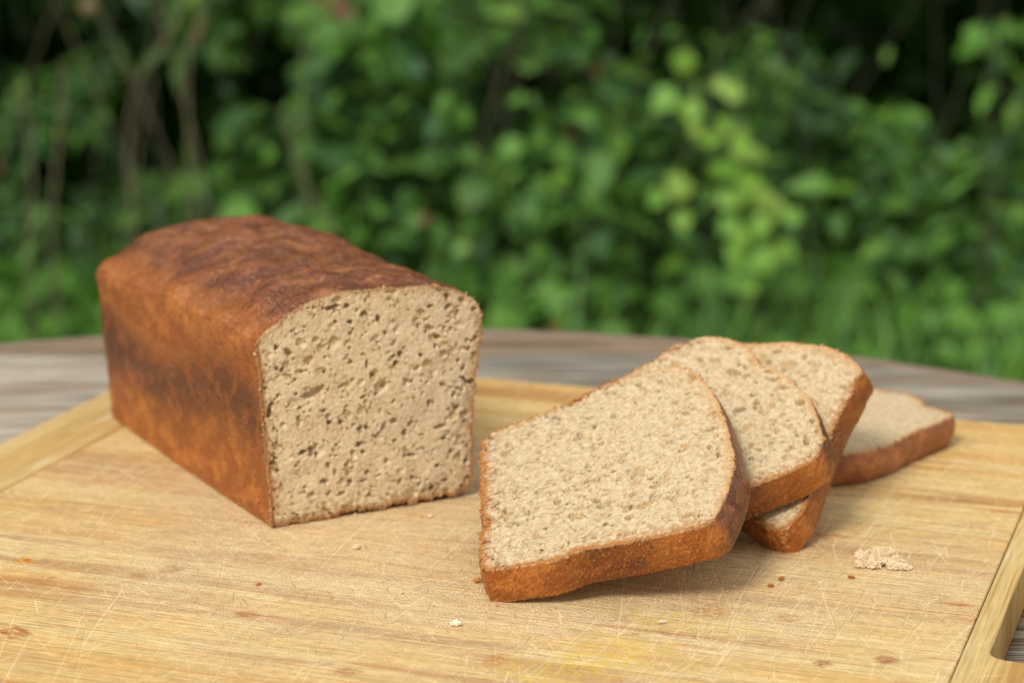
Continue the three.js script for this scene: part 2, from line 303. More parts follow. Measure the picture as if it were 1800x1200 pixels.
// cut face at local z = 0, looking along +z; pores go down along -z
function crumbFace(o, pores, opt) {
  const { nu, nv } = o, N = (nu + 1) * (nv + 1), pos = new Float32Array(N * 3), col = new Float32Array(N * 3), S = opt.seed;
  for (let j = 0, k = 0; j <= nv; j++) for (let i = 0; i <= nu; i++, k += 3) {
    const [x, y] = coons(o, i, j), du = Math.min(i, nu - i) / nu * 0.1, dv = Math.min(j, nv - j) / nv * 0.09, e = Math.min(du, dv);
    const inner = smooth(0.0, 0.0014, e);
    const grain = opt.grain * (0.00010 * n3(x * 2100, y * 2100, S) + 0.00014 * n3(x * 1050, y * 1050, S + 1) + 0.00034 * n3(x * 420, y * 420, S + 2)) + 0.0004 * n3(x * 60, y * 60, S + 3);
    const [hole, tint] = pores(x, y), z = edgeWave(x, y, S) * (1 - inner) + inner * (grain - hole * smooth(0.0004, 0.002, e));
    pos[k] = x; pos[k + 1] = y; pos[k + 2] = z + (opt.bend ? opt.bend(x, y) : 0);
    // dough colour: fine mottling, bran specks, browner just inside the crust
    const m = fbm3(x * 320, y * 320, S + 5, 3), sp = n3(x * 1500, y * 1500, S + 6), br = n3(x * 620, y * 620, S + 7);
    let q = mix3(opt.color, opt.color2, clamp(0.5 + 1.3 * m));
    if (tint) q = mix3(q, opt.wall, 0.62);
    if (sp > 0.58) q = mix3(q, opt.fleck, 0.5);
    if (br > 0.60) q = mix3(q, opt.bran, smooth(0.60, 0.85, br) * 0.55);
    const edge = (j > nv / 2 && dv < du) ? opt.edgeTop : opt.edge, w = ((i < nu / 2 && du < dv) || j < nv / 2 ? 0.0017 : 0.0010) + 0.0008 * n3(x * 300, y * 300, S + 8);
    q = mix3(edge, q, smooth(w * 0.45, w * 1.5, e));
    q = mix3(mix3(edge, q, 0.5), q, smooth(0.001, 0.0075, e + 0.008 * m));
    col[k] = q[0]; col[k + 1] = q[1]; col[k + 2] = q[2];
  }
  return meshOf(pos, col, gridIndex(nu, nv, false));
}
// closed ring of boundary points, in order
function ringOf(o) {
  const { bottom, top, left, right } = o, r = [];
  bottom.slice(0, -1).forEach((p) => r.push(p)); right.slice(0, -1).forEach((p) => r.push(p)); [...top].reverse().slice(0, -1).forEach((p) => r.push(p)); [...left].reverse().slice(0, -1).forEach((p) => r.push(p)); return r;
}
function ringNormals(r, step = 6) { const n = r.length; return r.map((_, i) => { const a = r[(i - step + n) % n], b = r[(i + step) % n], x = b[1] - a[1], y = -(b[0] - a[0]), l = Math.hypot(x, y) || 1; return [x / l, y / l]; }); }

// torn flakes of crumb and crust clinging along the cut edge
const chipShape = (() => { const g = new THREE.IcosahedronGeometry(1, 1); g.deleteAttribute('uv'); g.deleteAttribute('normal'); return g.attributes.position.array; })();
function chips(ring, seed, n, opt) {
  const r = rng(seed * 5 + 2), pos = [], col = [], e = new THREE.Euler(), v = V(0, 0, 0);
  for (let k = 0; k < n; k++) {
    const [x, y] = ring[Math.floor(r() * ring.length)], s = 0.00014 + 0.00042 * Math.pow(r(), 3), f = [0.8 + 1.8 * r(), 0.35 + 0.6 * r(), 0.5 + 1.2 * r()], ph = r() * 50;
    e.set(r() * 6, r() * 6, r() * 6); const dx = (r() - 0.5) * 0.0012, dy = (r() - 0.5) * 0.0012, dz = (r() - 0.6) * 0.0010, c = mix3(r() < 0.8 ? opt.edge : opt.color, r() < 0.5 ? opt.color : opt.wall, r() * 0.6);
    for (let i = 0; i < chipShape.length; i += 3) { v.set(chipShape[i], chipShape[i + 1], chipShape[i + 2]); const q = 1 + 0.5 * n3(v.x * 1.3 + ph, v.y * 1.3, v.z * 1.3); v.multiplyScalar(q * s); v.set(v.x * f[0], v.y * f[1], v.z * f[2]).applyEuler(e); pos.push(x + dx + v.x, Math.max(opt.low ?? -1, y + dy + v.y), dz + v.z); col.push(...c); }
  }
  const idx = new Uint32Array(pos.length / 3).map((_, i) => i); return meshOf(new Float32Array(pos), new Float32Array(col), idx);
}
// --- the loaf
const LO = V(-0.1026, 0.0004, -0.9408), LYAW = 0.5045;
const loaf = base('bread_loaf', LO, LYAW);
tag(loaf, 'large uncut part of a brown bread loaf with its porous cut face showing', 'bread loaf');
loaf.updateMatrixWorld(true);
const localOf = (group, px, py) => {   // where the pixel's sight line meets the group's own z = 0 plane
  const inv = group.matrixWorld.clone().invert(), a = V(0, EYE, 0).applyMatrix4(inv), b = V(0, EYE, 0).add(dirOf(px, py)).applyMatrix4(inv), t = a.z / (a.z - b.z); return [lerp(a.x, b.x, t), lerp(a.y, b.y, t)];
};
const DOUGH = [0.615, 0.455, 0.265], DOUGH2 = [0.72, 0.575, 0.37];
{
  const Z = (x, y) => localOf(loaf, 440 + x / 2.609, 480 + y / 2.609);   // measured on an enlargement of the cut face
  const T = (a) => a.map(([x, y]) => Z(x, y));
  const floor = (a) => a.map(([x, y]) => [x, Math.max(0, y)]);
  const sides = {
    bottom: floor(T([[98, 1168], [130, 1176], [200, 1166], [300, 1140], [450, 1100], [550, 1080], [700, 1060], [850, 1030], [950, 1008], [1000, 990]])),
    right: floor(T([[1000, 990], [1018, 930], [1020, 850], [1020, 700], [1032, 520], [1046, 380], [1057, 270], [1055, 170]])),
    top: T([[35, 310], [70, 268], [130, 228], [230, 155], [330, 112], [400, 90], [480, 80], [600, 71], [700, 66], [820, 56], [900, 70], [980, 95], [1035, 132], [1055, 170]]),
    left: T([[98, 1168], [92, 1100], [86, 1000], [76, 900], [62, 780], [52, 650], [46, 550], [38, 450], [26, 370], [35, 310]]),
  };
  const o = breadOutline(sides, 390, 350, 3, [0.0022, 0.0014, 0.0007, 0.0009]);
  const P = (x, y, rx, ry, an, dep) => [...Z(x, y), rx / 1000, ry / 1000, an, dep / 1000];
  const big = [P(300, 545, 4.6, 1.9, 0.5, 3.6), P(262, 560, 2.0, 1.6, 0.2, 3.4), P(600, 520, 3.4, 2.6, 0.6, 2.2), P(372, 160, 3.0, 1.1, 0.05, 4.2), P(395, 152, 1.6, 0.9, 0.4, 3.5), P(520, 188, 1.7, 1.1, 0.2, 3.4), P(825, 152, 1.8, 0.8, 0, 3.2), P(905, 155, 2.0, 1.0, 0.5, 3.2), P(950, 190, 1.6, 1.2, 0.8, 2.4), P(1025, 165, 1.5, 1.1, 0, 2.4), P(832, 255, 1.4, 1.2, 0.4, 2.4), P(890, 250, 1.0, 0.8, 0.4, 2), P(168, 360, 1.4, 1.5, 0.4, 2.6), P(122, 437, 0.8, 0.8, 0, 2), P(955, 400, 1.2, 0.8, 0.5, 2.6), P(885, 370, 1.7, 1.9, 1.0, 2.0), P(765, 435, 1.5, 1.3, 0.8, 2.2), P(535, 415, 0.9, 2.0, 0.1, 2.6), P(460, 275, 1.0, 1.1, 0, 2), P(885, 512, 1.7, 1.1, -0.4, 2), P(88, 640, 1.1, 2.6, -0.2, 4), P(95, 605, 1.2, 1.5, -0.2, 3), P(220, 665, 1.0, 1.2, 0.3, 2.4), P(225, 685, 1.3, 1.8, 0.2, 2), P(420, 520, 1.6, 0.9, 0.2, 2), P(870, 705, 3.2, 0.9, 0.1, 2.0), P(740, 835, 2.2, 1.1, -0.3, 2.6), P(470, 825, 1.2, 1.5, 0.2, 2.2), P(300, 795, 1.2, 1.6, -0.2, 2), P(575, 750, 1.8, 0.8, -0.5, 2.2), P(615, 700, 1.0, 1.8, -0.2, 2), P(420, 1010, 2.0, 1.0, 0.2, 2.2), P(520, 950, 1.5, 0.9, 0.1, 2), P(390, 915, 1.1, 1.6, 0.3, 1.8), P(125, 908, 0.9, 0.9, 0, 2.2), P(625, 862, 1.0, 1.2, 0.2, 2), P(910, 625, 1.0, 0.8, 0.1, 2), P(715, 500, 1.4, 1.8, 0.3, 1.8), P(995, 310, 0.9, 1.0, 0, 2.4), P(1003, 345, 0.9, 1.2, 0, 2.4), P(760, 215, 1.6, 1.2, 0.2, 1.6), P(235, 325, 2.0, 1.6, 0.4, 1.5), P(460, 410, 1.2, 1.0, 0.2, 2)];
  const pores = poreField(big, [-0.004, 0.106, 0, 0.1], 41, [[210, 0.0006, 0.0014, 2.8], [1300, 0.00026, 0.00052, 3.4], [200, 0.0009, 0.0024, 0.5]]);
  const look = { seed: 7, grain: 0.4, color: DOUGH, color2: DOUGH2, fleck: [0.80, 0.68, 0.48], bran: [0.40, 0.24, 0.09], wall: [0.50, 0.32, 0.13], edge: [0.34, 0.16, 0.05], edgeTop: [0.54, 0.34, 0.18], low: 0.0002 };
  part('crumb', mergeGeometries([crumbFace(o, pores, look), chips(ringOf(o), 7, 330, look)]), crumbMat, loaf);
  // crust: sections from the cut back to the rounded heel
  const rag = ringOf(o), ring = ringOf(breadOutline(sides, 390, 350, 3, [0, 0, 0, 0])), nor = ringNormals(ring, 14), n = ring.length, L = 0.224, M = 330;
  const cx = 0.0484, pos = new Float32Array((n + 1) * (M + 1) * 3), col = new Float32Array((n + 1) * (M + 1) * 3);
  const at = (i, t) => {          // t 0..1 along the length
    const jg = Math.exp(-t * L / 0.0013), x = lerp(ring[i % n][0], rag[i % n][0], jg), y = lerp(ring[i % n][1], rag[i % n][1], jg), topness = smooth(0.06, 0.086, y), d = t * L;
    // heel: the section shrinks on a quarter ellipse over the last part
    const rnd = 0.028, e = clamp((d - (L - rnd)) / rnd), k = Math.sqrt(Math.max(0, 1 - Math.pow(e, 2.6)));
    const sh = 1 - 0.30 * (1 - k);
    let yy = y, xx = cx + (x - cx) * (1 + 0.02 * Math.sin(t * 3));
    const fall = lerp(1, 0.885, smooth(0.1, 1, t)) ;
    const leftw = smooth(0.05, -0.0, x);
    yy = y < 0.04 ? y : 0.04 + (y - 0.04) * lerp(1, lerp(0.945, 0.875, leftw), smooth(0.05, 1, t));
    yy += smooth(0, 0.06, t) * topness * (0.0036 * Math.exp(-Math.pow((t - 0.66) / 0.2, 2)) * smooth(0.02, 0.06, x) + 0.0008 * Math.sin(t * 17 + x * 60) + 0.0016 * n2(t * 5, x * 40));
    const shy = 1 - 0.24 * (1 - k);
    xx = cx + (xx - cx) * (e > 0 ? sh * Math.pow(k, 0.12) : 1);
    yy = e > 0 ? lerp(0.045, yy, Math.max(0.001, Math.pow(k, 0.5)) * 0.35 + 0.65 * shy * Math.pow(k, 0.1)) : yy;
    if (e > 0) { const q = Math.pow(k, 0.35); xx = lerp(cx, xx, 0.9 * 1 + 0.1 * q); }
    return [xx, yy, -d];
  };
  const ORG = [0.265, 0.070, 0.011], ORG2 = [0.43, 0.142, 0.023], BRN = [0.055, 0.017, 0.007], TOP = [0.115, 0.030, 0.010], TOP2 = [0.22, 0.064, 0.018], TAN = [0.38, 0.15, 0.045];
  for (let m = 0, k = 0; m <= M; m++) { const t = Math.pow(m / M, 1.0); for (let i = 0; i <= n; i++, k += 3) {
    const ii = i % n, [x, y] = ring[ii], [nx, ny] = nor[ii], p = at(ii, t), d = t * L, upper = smooth(0.072, 0.084, y + 0.006 * fbm3(x * 50, d * 50, 3));
    const X3 = x * 1000, D3 = d * 1000, Y3 = y * 1000, side = x < cx ? 0 : 40;
    const bump = 0.00060 * fbm3(X3 * 0.11, Y3 * 0.11, D3 * 0.11 + side, 3) + 0.00022 * n3(X3 * 0.6, Y3 * 0.6, D3 * 0.6) * (1 - 0.3 * upper) + (0.00010 + 0.00008 * upper) * n3(X3 * 1.5, Y3 * 1.5, D3 * 1.5) + upper * 0.0007 * fbm3(X3 * 0.06 + 9, D3 * 0.12, 4, 3);
    const pit = smooth(0.80, 0.9, n3(X3 * 0.33, Y3 * 0.33, D3 * 0.33 + 7)) * 0.0006 * (1 - upper);
    const keep = smooth(0, 0.01, d / 1), bb = (bump - pit) * keep;
    const wav = m === 0 ? edgeWave(...rag[ii], 7) : 0;
    pos[k] = p[0] + nx * bb; pos[k + 1] = Math.max(y < 0.004 ? 0 : 0.0001, p[1] + ny * bb); pos[k + 2] = p[2] + wav - (m === 0 ? 0 : 0);
    // colour
    const mot = fbm3(X3 * 0.045, Y3 * 0.06, D3 * 0.045 + side, 4), fine = fbm3(X3 * 0.35, Y3 * 0.35, D3 * 0.35, 3), str = fbm3(X3 * 0.05, Y3 * 0.05, D3 * 0.06 + 13, 4);
    let q = mix3(ORG, ORG2, smooth(-0.25, 0.45, mot + 0.5 * fine));
    const bandC = lerp(0.046, 0.040, smooth(0, 0.2, d)) + 0.006 * Math.sin(d * 40) ;
    const band = Math.exp(-Math.pow((y - bandC - 0.006 * mot) / 0.0155, 2)), patch = Math.exp(-Math.pow((d - 0.195) / 0.018, 2) - Math.pow((y - 0.038) / 0.022, 2));
    q = mix3(q, BRN, clamp((band * (1.05 + 0.9 * mot) + 0.5 * patch) * smooth(-0.75, 0.15, 0.55 * fine + 0.4 * mot + 0.2)) * 0.82 * (1 - upper));
    const red = smooth(0.05, 0.4, fbm3(X3 * 0.07 + 40, Y3 * 0.07, D3 * 0.07, 3)); q = mix3(q, [0.30, 0.085, 0.022], red * 0.5 * (1 - upper));
    const tp = mix3(mix3(TOP, TOP2, smooth(-0.2, 0.4, str + 0.7 * fine)), TAN, smooth(0.1, 0.55, fbm3(X3 * 0.03 + 5, D3 * 0.035, 31, 4) + 0.35 * fine) * 0.5);
    q = mix3(q, tp, upper * smooth(-0.006, 0.014, x + 0.012 * mot));
    if (upper > 0.3 && n3(X3 * 0.9, Y3 * 0.9, D3 * 0.9) > 0.72) q = mix3(q, [0.58, 0.36, 0.20], 0.5);
    if (pit > 0.0003) q = mix3(q, [0.06, 0.02, 0.01], 0.6);
    if (n3(X3 * 1.1 + 3, Y3 * 1.1, D3 * 1.1) > 0.78) q = mix3(q, [0.62, 0.36, 0.14], 0.4);
    q = mix3([0.60, 0.40, 0.22], q, smooth(0.0, 0.0011, d + 0.0008 * fine) * 0.75 + 0.25);
    col[k] = q[0]; col[k + 1] = q[1]; col[k + 2] = q[2];
  } }
  const side = meshOf(pos, col, gridIndex(n, M, true));
  // heel cap
  const seg = 26, cp = [], cc = [], ci = []; const last = M * (n + 1) * 3; let mx = 0, my = 0;
  for (let i = 0; i < n; i++) { mx += pos[last + i * 3]; my += pos[last + i * 3 + 1]; } mx /= n; my /= n;
  for (let s = 0; s <= seg; s++) for (let i = 0; i <= n; i++) { const t = s / seg, x = pos[last + i * 3], y = pos[last + i * 3 + 1], f = 1 - t; cp.push(mx + (x - mx) * f, my + (y - my) * f, -L - 0.004 * (1 - f * f) + 0.0004 * n3(x * 200 * f, y * 200 * f, 2) * t); const q = mix3(ORG, BRN, 0.3 + 0.3 * fbm3(x * 60 * f, y * 60 * f, 8)); cc.push(...q); }
  const cap = meshOf(new Float32Array(cp), new Float32Array(cc), gridIndex(n, seg, true));
  part('crust', mergeGeometries([side, cap]), crustMat, loaf);
}

// --- slices: pose = origin and axes (across the slice, towards its domed top, out of its upper cut face)
function sliceGroup(name, o, R, label) {
  const g = new THREE.Group(); g.name = numbered(name); scene.add(g);
  const m = new THREE.Matrix4().set(R[0][0], R[0][1], R[0][2], o[0], R[1][0], R[1][1], R[1][2], o[1] + 0.0004, R[2][0], R[2][1], R[2][2], o[2], 0, 0, 0, 1);
  m.decompose(g.position, g.quaternion, g.scale); g.scale.set(1, 1, 1); g.updateMatrixWorld(true);
  return tag(g, label, 'bread slice', 'bread slices fanned on the board');
}
function buildSlice(g, sides, th, seed, res, look) {
  const o = breadOutline(sides, res[0], res[1], seed, look.jag ?? [0.0024, 0.0010, 0.0007, 0.0018]);
  const pores = poreField(look.big ?? [], [-0.062, 0.062, -0.006, 0.112], seed * 7 + 1, look.counts);
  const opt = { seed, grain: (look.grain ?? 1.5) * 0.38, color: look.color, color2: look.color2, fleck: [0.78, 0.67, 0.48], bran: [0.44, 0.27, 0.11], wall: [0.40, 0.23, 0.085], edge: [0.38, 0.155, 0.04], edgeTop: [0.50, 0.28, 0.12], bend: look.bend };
  const face = mergeGeometries([crumbFace(o, pores, opt), chips(ringOf(o), seed, look.chips ?? 260, opt)]);
  const ob = breadOutline(sides, 60, 54, seed, [0, 0, 0, 0]), back = crumbFace(ob, () => [0, 0], { ...opt, seed: seed + 3, bend: undefined });
  const flare = look.flare ?? ((x, y, t) => [0, t * (0.0035 * smooth(0.03, 0.09, y) - 0.0016 * smooth(0.03, 0, y))]);
  { const p = back.attributes.position; for (let i = 0; i < p.count; i++) { const x = p.getX(i), y = p.getY(i), [fx, fy] = flare(x, y, 1); p.setXYZ(i, x + fx, y + fy, -th + (look.backBend ? look.backBend(x, y) : 0)); } const id = back.index.array; for (let i = 0; i < id.length; i += 3) { const t = id[i]; id[i] = id[i + 1]; id[i + 1] = t; } back.computeVertexNormals(); }
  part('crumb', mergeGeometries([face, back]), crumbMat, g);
  const rag = ringOf(o), ring = ringOf(breadOutline(sides, res[0], res[1], seed, [0, 0, 0, 0])), nor = ringNormals(ring, 12), n = ring.length, M = look.M ?? 34, nu = res[0], nv = res[1];
  const pos = new Float32Array((n + 1) * (M + 1) * 3), col = new Float32Array((n + 1) * (M + 1) * 3);
  const ORG = [0.31, 0.088, 0.013], ORG2 = [0.49, 0.17, 0.028], BRN = [0.10, 0.026, 0.008], TOP = [0.125, 0.034, 0.013], TOP2 = [0.27, 0.088, 0.032], sd = seed * 17;
  for (let m = 0, k = 0; m <= M; m++) { const t = m / M; for (let i = 0; i <= n; i++, k += 3) {
    const ii = i % n, jg = m === 0 ? 1 : Math.exp(-t * th / 0.0012), x = lerp(ring[ii][0], rag[ii][0], jg), y = lerp(ring[ii][1], rag[ii][1], jg), [nx, ny] = nor[ii], d = t * th, bulge = (look.bulge ?? 0.0009) * Math.sin(t * Math.PI);
    // which side: 0 bottom, 1 right, 2 top, 3 left
    const along = ii < nu ? 0 : ii < nu + nv ? 1 : ii < 2 * nu + nv ? 2 : 3;
    const dome = smooth(look.domeFrom ?? 0.078, (look.domeFrom ?? 0.078) + 0.012, y);
    const X3 = x * 1000, Y3 = y * 1000, D3 = d * 1000 + sd, rough = along === 0 ? 1.9 : 1;
    const keep = m === 0 ? 0 : 1, bb = keep * ((0.00040 * fbm3(X3 * 0.16, Y3 * 0.16, D3 * 0.16, 3) + rough * (0.00017 * n3(X3 * 0.55, Y3 * 0.55, D3 * 0.55) + 0.00015 * n3(X3 * 1.4, Y3 * 1.4, D3 * 1.4))) * (1 - 0.45 * dome)) + bulge;
    const [fx, fy] = flare(x, y, t);
    const ragLow = m === M ? 0.0008 * fbm3(X3 * 0.3, Y3 * 0.3, sd, 3) : 0;
    pos[k] = x + nx * bb + fx; pos[k + 1] = y + ny * bb + fy; pos[k + 2] = (m === 0 ? edgeWave(x, y, seed) : -d) * 1 + (look.bend ? look.bend(x, y) * (1 - t) : 0) + (look.backBend ? look.backBend(x, y) * t : 0) + ragLow;
    const mot = fbm3(X3 * 0.06, Y3 * 0.06, D3 * 0.06, 3), fine = fbm3(X3 * 0.4, Y3 * 0.4, D3 * 0.4, 3);
    let q = mix3(ORG, ORG2, smooth(-0.25, 0.45, mot + 0.6 * fine));
    const band = Math.exp(-Math.pow((y - 0.042 - 0.006 * mot) / 0.019, 2)) * (along === 1 || along === 3 ? 1 : 0.25);
    q = mix3(q, BRN, clamp(band * (0.85 + 0.8 * mot) * smooth(-0.5, 0.3, fine + 0.2)) * (look.band ?? 0.7));
    q = mix3(q, mix3(look.top?.[0] ?? TOP, look.top?.[1] ?? TOP2, smooth(-0.3, 0.5, mot + 0.5 * fine)), dome);
    if (n3(X3 * 1.0, Y3 * 1.0, D3 * 1.0) > 0.72) q = mix3(q, [0.66, 0.42, 0.20], 0.45);
    if (n3(X3 * 0.7 + 9, Y3 * 0.7, D3 * 0.7) > 0.76) q = mix3(q, BRN, 0.55);
    if (along === 0) q = mix3(q, [0.62, 0.32, 0.10], smooth(0, 0.5, fine) * 0.6);
    q = mix3([0.64, 0.44, 0.24], q, smooth(0.0, 0.0010, d + 0.0007 * fine) * 0.7 + 0.3);
    col[k] = q[0]; col[k + 1] = q[1]; col[k + 2] = q[2];
  } }
  part('crust', meshOf(pos, col, gridIndex(n, M, true)), crustMat, g);
}
const PALE = [0.45, 0.33, 0.185], PALE2 = [0.585, 0.46, 0.285];
const small = [[230, 0.0005, 0.0013, 2.6], [1500, 0.00028, 0.0006, 3.0], [420, 0.0008, 0.0022, 0.5]];
{ // front slice, lying tilted on the next one
  const g = sliceGroup('bread_slice', [-0.0096, 0.0289, -0.8915], [[0.0954, 0.9677, -0.2335], [-0.2692, 0.2509, 0.9298], [0.9583, -0.0259, 0.2845]], 'whole bread slice leaning on top of the fanned pile, its full cut face uncovered');
  const Z = (a) => a.map(([x, y]) => localOf(g, 830 + x / 2.608, 620 + y / 2.608));
  const sides = {
    bottom: Z([[45, 400], [40, 480], [38, 560], [45, 640], [45, 720], [50, 800], [36, 870], [42, 950], [62, 992]]),
    right: Z([[62, 992], [150, 985], [250, 972], [400, 945], [500, 905], [700, 870], [900, 830], [1050, 795], [1110, 762]]),
    top: Z([[640, 150], [700, 130], [760, 108], [860, 75], [940, 64], [1020, 90], [1090, 160], [1150, 280], [1188, 420], [1202, 500], [1182, 600], [1150, 685], [1110, 762]]),
    left: Z([[45, 400], [100, 360], [300, 285], [460, 225], [560, 178], [640, 150]]),
  };
  const P = (x, y, rx, ry, an, dep) => { const [a, b] = localOf(g, 830 + x / 2.608, 620 + y / 2.608); return [a, b, rx / 1000, ry / 1000, an, dep / 550, 1]; };
  const big = [P(1015, 105, 2.4, 1.4, 0.2, 1.5), P(860, 130, 1.6, 1.0, 0.3, 1.6), P(765, 145, 1.6, 0.9, 0, 1.8), P(995, 205, 2.2, 0.9, 1.5, 0.9), P(930, 228, 1.6, 0.9, 1.5, 1.2), P(1015, 255, 1.2, 0.8, 1.5, 1.2), P(1100, 345, 0.8, 3.0, 0.2, 1.3), P(905, 408, 1.4, 0.9, 1.4, 0.9), P(805, 378, 1.5, 0.9, 1.5, 1.2), P(820, 572, 0.9, 0.7, 1.2, 2.4), P(645, 545, 1.2, 0.6, 1.2, 1.8), P(535, 535, 0.8, 0.8, 1, 1.6), P(620, 515, 2.4, 1.4, 1.5, 0.9), P(570, 580, 1.6, 1.2, 1.5, 0.8), P(300, 640, 0.9, 0.8, 1, 1.8), P(735, 645, 1.0, 1.4, 0.6, 1.8), P(795, 690, 2.4, 3.6, 0.2, 1.0), P(825, 660, 0.7, 1.2, 0.4, 1.6), P(720, 750, 1.3, 1.6, 0.4, 1.8), P(480, 745, 1.8, 2.4, 0.2, 0.9), P(990, 742, 2.8, 1.4, 1.6, 1.1), P(1045, 745, 1.0, 0.9, 1.5, 1.3), P(1130, 465, 0.9, 1.8, 1.4, 1.6), P(940, 805, 2.4, 1.2, 1.5, 0.9), P(700, 828, 3.2, 1.2, 1.6, 0.7), P(360, 375, 1.6, 1.3, 1, 0.8), P(170, 790, 1.6, 1.4, 1, 0.7), P(635, 680, 2.6, 1.0, 1.5, 0.8), P(360, 640, 2.4, 0.9, 1.4, 0.7), P(560, 848, 0.8, 0.6, 1, 1.5), P(915, 660, 1.0, 0.8, 1, 1.2), P(975, 650, 1.2, 0.7, 1, 1.2)];
  buildSlice(g, sides, 0.0162, 21, [340, 310], { color: PALE, color2: PALE2, big, counts: small, grain: 1.7, band: 1.0 });
}
{ // second slice
  const g = sliceGroup('bread_slice', [0.034, 0.0278, -0.9286], [[0.4314, 0.8792, -0.2025], [-0.2668, 0.3387, 0.9023], [0.8618, -0.3352, 0.3806]], 'bread slice with a notched dome, wedged directly beneath the topmost slice');
  const z = (x, y) => localOf(g, 1120 + x / 2.9276, 570 + y / 2.9276), Z = (a) => a.map(([x, y]) => z(x, y));
  const sides = {
    bottom: [[-0.0485, 0.004], [-0.03, 0.0], [0, 0], [0.03, 0], [0.0475, 0.002]],
    right: [[0.0475, 0.002], [0.0495, 0.02], ...Z([[570, 842], [650, 812], [780, 760], [900, 700], [940, 655]])],
    top: Z([[292, 84], [335, 66], [400, 64], [480, 78], [560, 113], [612, 165], [640, 206], [684, 217], [740, 243], [800, 290], [850, 342], [890, 385], [935, 500], [956, 590], [940, 655]]),
    left: [[-0.0485, 0.004], [-0.050, 0.02], ...Z([[60, 200], [130, 158], [200, 118], [292, 84]])],
  };
  const P = (x, y, rx, ry, an, dep) => [...z(x, y), rx / 1000, ry / 1000, an, dep / 550, 1];
  const big = [P(500, 250, 3.2, 2.0, 0.4, 1.7), P(530, 440, 2.6, 1.6, 1.2, 2.4), P(470, 120, 1.4, 1.0, 0.3, 1.6), P(320, 90, 1.2, 0.8, 0, 1.2), P(400, 185, 3.4, 1.6, 0.3, 0.8), P(700, 285, 1.4, 1.0, 0.8, 1.5), P(755, 325, 2.0, 1.4, 0.8, 1.1), P(840, 400, 2.0, 1.6, 0.6, 1.6), P(900, 492, 1.0, 0.9, 0, 2.2), P(870, 605, 1.0, 2.0, 1.4, 2.0), P(800, 630, 1.2, 1.6, 1, 1.1), P(630, 648, 0.9, 0.7, 1, 2.0), P(720, 545, 0.9, 1.0, 1, 1.4), P(690, 605, 0.6, 0.6, 0, 1.5), P(780, 495, 0.7, 0.6, 1, 1.2), P(330, 178, 0.9, 0.7, 0, 1.2), P(610, 295, 0.8, 0.6, 0, 1.2)];
  buildSlice(g, sides, 0.0162, 31, [330, 300], { color: PALE, color2: PALE2, big, counts: small, grain: 1.6, band: 1.0 });
}
{ // third slice
  const g = sliceGroup('bread_slice', [0.0752, 0.015, -0.9404], [[0.8184, 0.4731, -0.3262], [0.0324, 0.5287, 0.8482], [0.5738, -0.7047, 0.4174]], 'bread slice tilted steepest, showing a rough orange side crust behind the notched slice');
  const z = (x, y) => localOf(g, 1120 + x / 2.9276, 570 + y / 2.9276), Z = (a) => a.map(([x, y]) => z(x, y));
  const sides = {
    bottom: [[-0.0485, 0.002], [-0.02, 0], [0.02, 0], ...Z([[700, 1055], [775, 1045]])],
    right: Z([[775, 1045], [830, 985], [880, 900], [950, 700], [1010, 540], [1060, 430], [1112, 340], [1130, 290], [1162, 242]]),
    top: [[-0.0525, 0.083], [-0.048, 0.087], ...Z([[320, 118], [450, 104], [600, 99], [700, 97], [780, 90], [880, 100], [980, 116], [1060, 150], [1120, 193], [1162, 242]])],
    left: [[-0.0485, 0.002], [-0.05, 0.04], [-0.0525, 0.083]],
  };
  const P = (x, y, rx, ry, an, dep) => [...z(x, y), rx / 1000, ry / 1000, an, dep / 550, 1];
  const big = [P(720, 140, 2.4, 1.4, 0.1, 1.3), P(780, 205, 4.0, 2.4, 0.2, 0.8), P(862, 165, 1.2, 0.9, 0, 1.4), P(1065, 320, 1.2, 1.0, 0, 1.4), P(1060, 385, 1.0, 0.8, 0, 1.8), P(755, 235, 1.4, 1.0, 0, 1.2), P(960, 290, 0.8, 0.6, 0, 1.0)];
  buildSlice(g, sides, 0.0155, 43, [240, 220], { color: PALE, color2: PALE2, big, counts: small, grain: 1.3, band: 0.9, jag: [0.001, 0.0012, 0.0006, 0.0006] });
}
